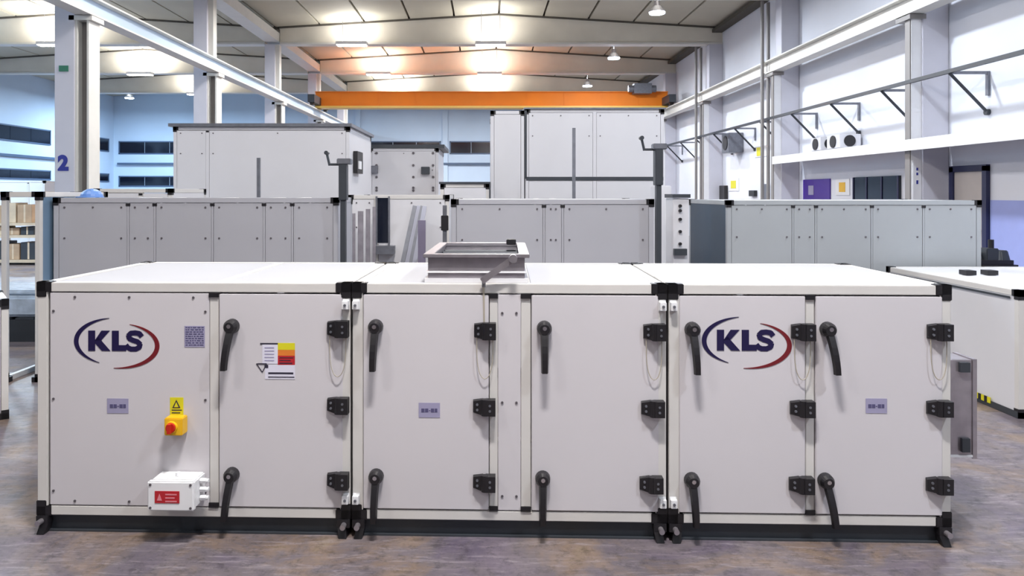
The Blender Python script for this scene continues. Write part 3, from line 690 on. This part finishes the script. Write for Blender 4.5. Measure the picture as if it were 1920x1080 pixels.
def module(lab, pxa, pxb, openings, mulls, first=False, last=False):
    u0, u1 = U(pxa), U(pxb); W = u1-u0
    wp = O2+e2*u0
    t = thing('air_handling_module', lab, 'air handling unit', (wp.x, wp.y, 0), TH, 'modules of the front air handling unit')
    def L(px, py, yo=0.):
        a, b_ = F(px, py, yo); return a-u0, b_
    fr = MB()
    for x in (0, W-PT):
        for y in (0, DEP-PT): fr.box(x, x+PT, y, y+PT, ZB, ZT)
    for z in (ZB, ZT-PT+.005):
        for y in (0, DEP-PT): fr.box(PT, W-PT, y, y+PT, z, z+PT-.005)
        for x in (0, W-PT): fr.box(x, x+PT, PT, DEP-PT, z, z+PT-.005)
    fr.build('frame', frame_m, t, .003)
    for x, sx in ((0, 1), (W, -1)):
        for y, sy in ((0, 1), (DEP, -1)):
            for z, sz in ((ZB, 1), (ZT, -1)):
                c = MB(); corner(c, x, y, z, sx, sy, sz, .07, .045); c.build('corner_block', black_m, t, .003)
    # mullions
    for pa, pb in mulls:
        a, b_ = L(pa, 600)[0], L(pb, 600)[0]
        m_ = MB().box(a, b_, .002, PT, ZB+PT-.005, ZT-PT+.005).build('mullion', frame_m, t, .002)
        for z in (ZT-PT-.018, ZB+PT-.002): MB().box(a-.002, b_+.002, -.006, .0015, z, z+.022).build('mullion_cap', black_m, m_)
        MB().box(a, b_, PT, DEP-PT, ZT-PT, ZT-.001).build('roof_bar', frame_m, t, .002)
    zl, zh = ZB+PT-.002, ZT-PT+.002
    doors = []
    for kind, pa, pb, hpx, hin in openings:
        a, b_ = L(pa, 600)[0], L(pb, 600)[0]
        if kind == 'door':
            d_ = MB().box(a+.004, b_-.004, -.004, .035, zl+.004, zh-.004).build('door', panel, t, .003)
            MB().box(a+.02, b_-.02, .036, .045, zl+.02, zh-.02).build('door_seal', bolt_m, d_)
            for (hx, hy, bx) in hpx:
                x_, z_ = L(hx, hy, -.03); handle(d_, x_, z_, -.004, (bx-hx)*.0026)
            for q, (h0, h1, hy0, hy1) in enumerate(hin):
                x0_, z1_ = L(h0, hy0, -.02); x1_, z0_ = L(h1, hy1, -.02)
                hinge(d_, x0_, min(x1_, W-.001), z0_, z1_, -.004)
                if q == 0: wireloop(d_, x0_+.012, x1_-.014, z0_+.01, L(h0, hy1+72)[1], -.004)
            doors.append(d_)
        else:
            d_ = MB().box(a+.002, b_-.002, .0, .03, zl+.002, zh-.002).build('fixed_panel', panel, t, .002)
            sc = MB()
            w_ = b_-a; xs_ = (a+.022, b_-.022) if w_ < .3 else (a+.02, a+w_*.16, a+w_/2, b_-w_*.1, b_-.02)
            for i_, xx in enumerate(xs_):
                ends = i_ in (0, len(xs_)-1)
                zz = (zh-.09, (zl+zh)/2, zl+.07) if ends else (zh-.022, zl+.022)
                for z in zz: sc.cyl((xx, .001, z), (xx, -.004, z), .006, n=8)
            sc.build('screws', bolt_m, d_)['kind'] = 'stuff'
            doors.append(d_)
        MB().box(a+.001, b_-.001, DEP-.03, DEP-.002, zl+.002, zh-.002).build('back_panel', panel, t)
        MB().box(a+.001, b_-.001, PT, DEP-PT, ZT-.03, ZT-.002).build('top_panel', modtop_m, t, .002)
    MB().box(.004, .03, PT, DEP-PT, ZB+PT, ZT-PT).build('side_panel', panel, t)
    MB().box(W-.03, W-.004, PT, DEP-PT, ZB+PT, ZT-PT).build('side_panel', panel, t)
    MB().box(.03, W-.03, .03, DEP-.03, ZB+.005, ZB+.03).build('floor_panel', panel, t)
    # base channel
    MB().box(.05, W-.05, .03, .036, .004, ZB-.002).box(.05, W-.05, .012, .07, .0, .008).box(.05, W-.05, .012, .07, ZB-.01, ZB-.002)\
        .box(.05, W-.05, DEP-.07, DEP-.03, 0, ZB-.002).box(.04, .08, .07, DEP-.07, 0, ZB-.002).box(W-.08, W-.04, .07, DEP-.07, 0, ZB-.002).build('base_channel', dark_m, t)
    for x, sg in ((.0, 1), (W, -1)):
        for yb_ in (.0, DEP-.06):
            f = MB(); x2 = x+sg*.06; xa_, xb_ = min(x, x2), max(x, x2)
            f.box(xa_, xb_, yb_-.012, yb_+.07, .045, ZB-.001)
            f.add([(x+sg*.012, yb_-.03, 0), (x+sg*.05, yb_-.03, 0), (x+sg*.05, yb_+.05, 0), (x+sg*.012, yb_+.05, 0),
                   (x+sg*.02, yb_-.01, .05), (x+sg*.06, yb_-.01, .05), (x+sg*.06, yb_+.05, .05), (x+sg*.02, yb_+.05, .05)],
                  [(0,3,2,1),(4,5,6,7),(0,1,5,4),(1,2,6,5),(2,3,7,6),(3,0,4,7)])
            f.build('foot', black_m, t, .002)
        MB().cyl((x+sg*.028, -.045, .06), (x+sg*.028, .0, .06), .013, n=12).build('lifting_pin', galv_m, t)
    # joint brackets at the seams
    sides = ([] if first else [(0, 1)])+([] if last else [(W, -1)])
    for x, sg in sides:
        for z in (ZT-.1, ZB+.1):
            xa_, xb_ = sorted((x+sg*.004, x+sg*.034))
            MB().box(xa_, xb_, -.032, -.001, z-.02, z+.02).box(xa_-.002, xb_+.002, -.006, -.001, z-.026, z+.026).build('joint_bracket', abs_m, t, .002)
            MB().cyl(((xa_+xb_)/2, -.032, z), ((xa_+xb_)/2, -.038, z), .007, n=6).build('bolt', galvd_m, t)
    if not first: MB().box(-.009, -.001, .012, DEP-.02, ZB, ZT-.01).build('gasket', gasket_m, t)
    return t, L, doors
HY = ((600, 632), (745, 775), (885, 915))
A, LA, dA = module('left module of the front unit with round logo, isolator switch and white junction box', 70, 656.5,
    [('fix', 93, 393, [], []), ('door', 410, 644, [(432, 613, 423), (432, 893, 424)], [(613, 654, 601, 632), (613, 654, 745, 775), (613, 654, 886, 916)])],
    [(393, 409.5)], first=True)
B, LB, dB = module('middle module of the front unit, under the damper collar', 661, 1249,
    [('door', 680, 918, [(703, 614, 700), (704, 896, 702)], [(889, 930, 605, 636), (887, 929, 748, 778), (887, 929, 890, 920)]),
     ('fix', 933, 977, [], []), ('door', 995, 1236, [(1021, 617, 1021), (1018, 900, 1017)], [(1207, 1247, 607, 638), (1203, 1245, 751, 781), (1200, 1242, 893, 923)])],
    [(918, 933), (977, 995)])
Cm, LC, dC = module('right module of the front unit with round logo on its left door', 1254, 1783,
    [('door', 1272, 1511, [(1300, 619, 1305), (1299, 903, 1303)], [(1485, 1526, 607, 638), (1483, 1525, 751, 781), (1481, 1524, 894, 924)]),
     ('door', 1527, 1768, [(1555, 619, 1565), (1551, 904, 1562)], [(1741, 1782, 607, 638), (1740, 1782, 751, 780), (1739, 1782, 895, 925)])],
    [(1511, 1527)], last=True)
# logos
u, z = LA(219, 641); logo(dA[0], u, z, -.0012)
u, z = LC(1400, 640, -.004); logo(dC[0], u, z, -.0052)
def plate(parent, Lf, px0, px1, py0, py1, y, m, name='label_plate', th=.0015):
    x0_, z1_ = Lf(px0, py0, y); x1_, z0_ = Lf(px1, py1, y)
    return MB().box(x0_, x1_, y-th, y, z0_, z1_).build(name, m, parent)
def marks(parent, Lf, rects, y, m, name='print'):
    mb = MB()
    for px0, px1, py0, py1 in rects:
        x0_, z1_ = Lf(px0, py0, y); x1_, z0_ = Lf(px1, py1, y); mb.box(x0_, x1_, y-.0008, y, z0_, z1_)
    return mb.build(name, m, parent)
for par, Lf, (x, y_), yo in ((dA[0], LA, (221, 761), -.0002), (dB[0], LB, (805, 769), -.0042), (dC[1], LC, (1643, 761), -.0042)):
    plate(par, Lf, x-20, x+20, y_-14, y_+14, yo, lilac_m)
    marks(par, Lf, [(x-15, x-9, y_-3, y_+4), (x-8, x-2, y_-3, y_+4), (x-1, x+2, y_, y_+1.5), (x+3, x+9, y_-3, y_+4), (x+10, x+15, y_-3, y_+4)], yo-.0016, lilacd_m)
plate(dA[0], LA, 346, 384, 611, 651, -.0002, lilac_m, 'name_plate')
rows = []
for r in range(9):
    x = 348
    while x < 381:
        wv = random.uniform(2, 7); rows.append((x, min(x+wv, 382), 613+4.1*r, 613+4.1*r+2)); x += wv+random.uniform(1, 2.5)
marks(dA[0], LA, rows, -.0018, lilacd_m)
# energy sticker on the left module's door
yo = -.0042
plate(dA[1], LA, 492, 521, 645, 682, yo, paper_m, 'sticker'); marks(dA[1], LA, [(488, 521, 643, 646)], yo-.001, ink_m)
marks(dA[1], LA, [(496, 514, 651+6*k, 653+6*k) for k in range(5)], yo-.0016, lilac_m)
plate(dA[1], LA, 521, 553, 643, 656, yo, yel_m, 'sticker'); plate(dA[1], LA, 521, 553, 656, 667, yo, mat('orange_print', (214, 120, 44), .5), 'sticker')
plate(dA[1], LA, 521, 553, 667, 684, yo, redl_m, 'sticker'); marks(dA[1], LA, [(524, 550, 670, 671.5), (524, 545, 675, 676.5), (524, 548, 680, 682)], yo-.0016, ink_m)
plate(dA[1], LA, 497, 553, 684, 711, yo, paper_m, 'sticker'); marks(dA[1], LA, [(503, 550, 698, 701.5), (503, 552, 706, 708), (484, 500, 681, 683), (496, 503, 684, 690)], yo-.0016, ink_m)
mb = MB(); pr = [(481, 682), (500, 682), (492, 698)]
for a, b_ in zip(pr, pr[1:]+pr[:1]):
    xa_, za_ = LA(a[0], a[1], yo); xb_, zb_ = LA(b_[0], b_[1], yo); mb.bar((xa_, yo-.001, za_), (xb_, yo-.001, zb_), .0015, .004)
mb.build('print', ink_m, dA[1])
# isolator: yellow warning sticker and switch
plate(A, LA, 319, 344, 745, 781, -.0002, yel_m, 'warning_sticker')
x_, z_ = LA(331, 757, 0); MB().prism([(x_-.02, z_-.02), (x_+.02, z_-.02), (x_, z_+.02)], -.003, -.0018, 0).prism([(x_-.011, z_-.0155), (x_+.011, z_-.0155), (x_, z_+.009)], -.0036, -.003, 1).build('warning_triangle', [ink_m, yel_m], A)
marks(A, LA, [(322, 341, 768, 770), (322, 338, 773, 775)], -.0018, ink_m)
x0_, z1_ = LA(308, 784, -.06); x1_, z0_ = LA(342, 817, -.06)
sw = MB().box(x0_, x1_, -.062, -.001, z0_, z1_).build('isolator_switch', ysw_m, A, .004)
cx, cz = (x0_+x1_)/2-.006, (z0_+z1_)/2
MB().cyl((cx, -.062, cz), (cx, -.074, cz), .028, .026, 20).build('knob_base', ysw_m, sw)
MB().cyl((cx, -.074, cz), (cx, -.082, cz), .024, .022, 18).box(cx-.008, cx+.008, -.1, -.082, cz-.022, cz+.022).build('knob', red_m, sw)
# junction box with glands, red label
x0_, z1_ = LA(277, 904, -.14); x1_, z0_ = LA(362, 958, -.14)
jb = MB().box(x0_, x1_, -.11, -.001, z0_, z1_).build('junction_box', abs_m, A, .006)
MB().box(x0_-.003, x1_+.003, -.14, -.112, z0_-.003, z1_+.003).build('lid', abs_m, jb, .006)
for xx in (x0_+.012, x1_-.012):
    for zz in (z0_+.012, z1_-.012): MB().cyl((xx, -.14, zz), (xx, -.143, zz), .006, n=10).build('screw', bolt_m, jb)
x2, zz2 = LA(290, 921, -.143); x3, zz3 = LA(336, 944, -.143)
MB().box(x2, x3, -.1425, -.1401, zz3, zz2).build('red_label', redl_m, jb)
mb = MB().prism([(x2+.01, zz3+.012), (x2+.034, zz3+.012), (x2+.022, zz2-.012)], -.1435, -.1425)
for k in range(3): mb.box(x2+.05, x3-.012-.01*(k % 2), -.1435, -.1425, zz2-.018-.016*k, zz2-.012-.016*k)
mb.build('label_print', mat('pink_print', (216, 130, 140), .5), jb)
for k in range(3):
    zc = z0_+.03+.04*k
    MB().cyl((x1_+.002, -.06, zc), (x1_+.03, -.06, zc), .014, n=6).cyl((x1_+.03, -.06, zc), (x1_+.042, -.06, zc), .010, n=12).build('cable_gland', abs_m, jb)
MB().cyl(((x0_+x1_)/2, -.06, z1_+.001), ((x0_+x1_)/2, -.06, z1_+.018), .012, n=8).build('cable_gland', abs_m, jb)
# ------------------------------------------------------------------ damper collar on the middle module
uu0, _ = F(802, 528, .05); uu1, _ = F(984, 528, .05)
wp = O2+e2*uu0+n2*.06
t = thing('damper_collar', 'galvanised rectangular damper collar standing on the middle module', 'damper', (wp.x, wp.y, ZT+.001), TH)
Wd, Dd = uu1-uu0, .82
def ring(mb, g, z0, z1, th=.02):
    mb.box(-g, Wd+g, -g, -g+th, z0, z1).box(-g, Wd+g, Dd+g-th, Dd+g, z0, z1).box(-g, -g+th, -g+th, Dd+g-th, z0, z1).box(Wd+g-th, Wd+g, -g+th, Dd+g-th, z0, z1)
r = MB(); ring(r, .015, 0, .02, .04); r.build('base_flange', white_m, t)
r = MB(); ring(r, 0, .02, .045); r.build('lower_frame', galv_m, t, .002)
r = MB(); ring(r, .006, .046, .055, .03); r.build('middle_flange', abs_m, t)
r = MB(); ring(r, .0, .056, .12); r.build('casing', galv_m, t, .002)
r = MB(); ring(r, .022, .121, .138, .05); r.build('top_flange', galv_m, t, .002)
for k in range(6):
    y_ = .09+k*.128; R = Matrix.Translation((Wd/2, y_, .075)) @ Matrix.Rotation(math.radians(-28), 4, 'X')
    MB().box(-Wd/2+.022, Wd/2-.022, -.058, .058, -.004, .004, 0, R).build('blade', dark_m, t)
MB().box(Wd-.09, Wd-.035, .62, .66, .139, .17).build('clip', black_m, t, .003)
xl = F(907, 520, .0)[0]-uu0
MB().cyl((xl, -.06, -.015), (xl, -.06, .03), .009).cyl((xl, -.06, .02), (xl, -.001, .02), .008).build('shaft_end', galvd_m, t)
MB().bar((xl-.008, -.085, .015), (xl+.14, -.1, .125), .008, .03).cyl((xl+.14, -.09, .125), (xl+.14, -.125, .125), .02, n=12).build('lever_arm', galv_m, t)
MB().bar((xl, -.065, .02), (xl+.002, -.06, -.21), .008, .008).build('control_rod', wire_m, t)
# outlet collar on the right end of the right module
u1 = U(1783); wp = O2+e2*(u1+.003)+n2*.35
t = thing('outlet_collar', 'grey metal outlet collar on the right end of the front unit', 'duct collar', (wp.x, wp.y, 0), TH)
zc0, zc1 = .29, .79; Lc, Dc = .31, .16
MB().box(0, Lc, 0, .015, zc0, zc1).box(0, Lc, Dc-.015, Dc, zc0, zc1).box(0, Lc, .015, Dc-.015, zc0, zc0+.015).box(0, Lc, .015, Dc-.015, zc1-.015, zc1).build('duct', galv_m, t, .002)
MB().box(Lc, Lc+.02, -.008, .02, zc0-.006, zc1+.006).box(Lc, Lc+.02, Dc-.02, Dc+.008, zc0-.006, zc1+.006).box(Lc, Lc+.02, .02, Dc-.02, zc0-.006, zc0+.02).box(Lc, Lc+.02, .02, Dc-.02, zc1-.02, zc1+.006).build('flange', galv_m, t)
MB().box(0, Lc, -.006, -.001, zc0, zc0+.012).build('edge_strip', abs_m, t)
MB().box(Lc-.06, Lc-.02, -.02, -.001, zc0+.03, zc0+.1).build('clamp', dark_m, t); MB().box(Lc-.07, Lc-.02, -.02, -.001, zc1-.06, zc1-.01).build('clamp', dark_m, t)
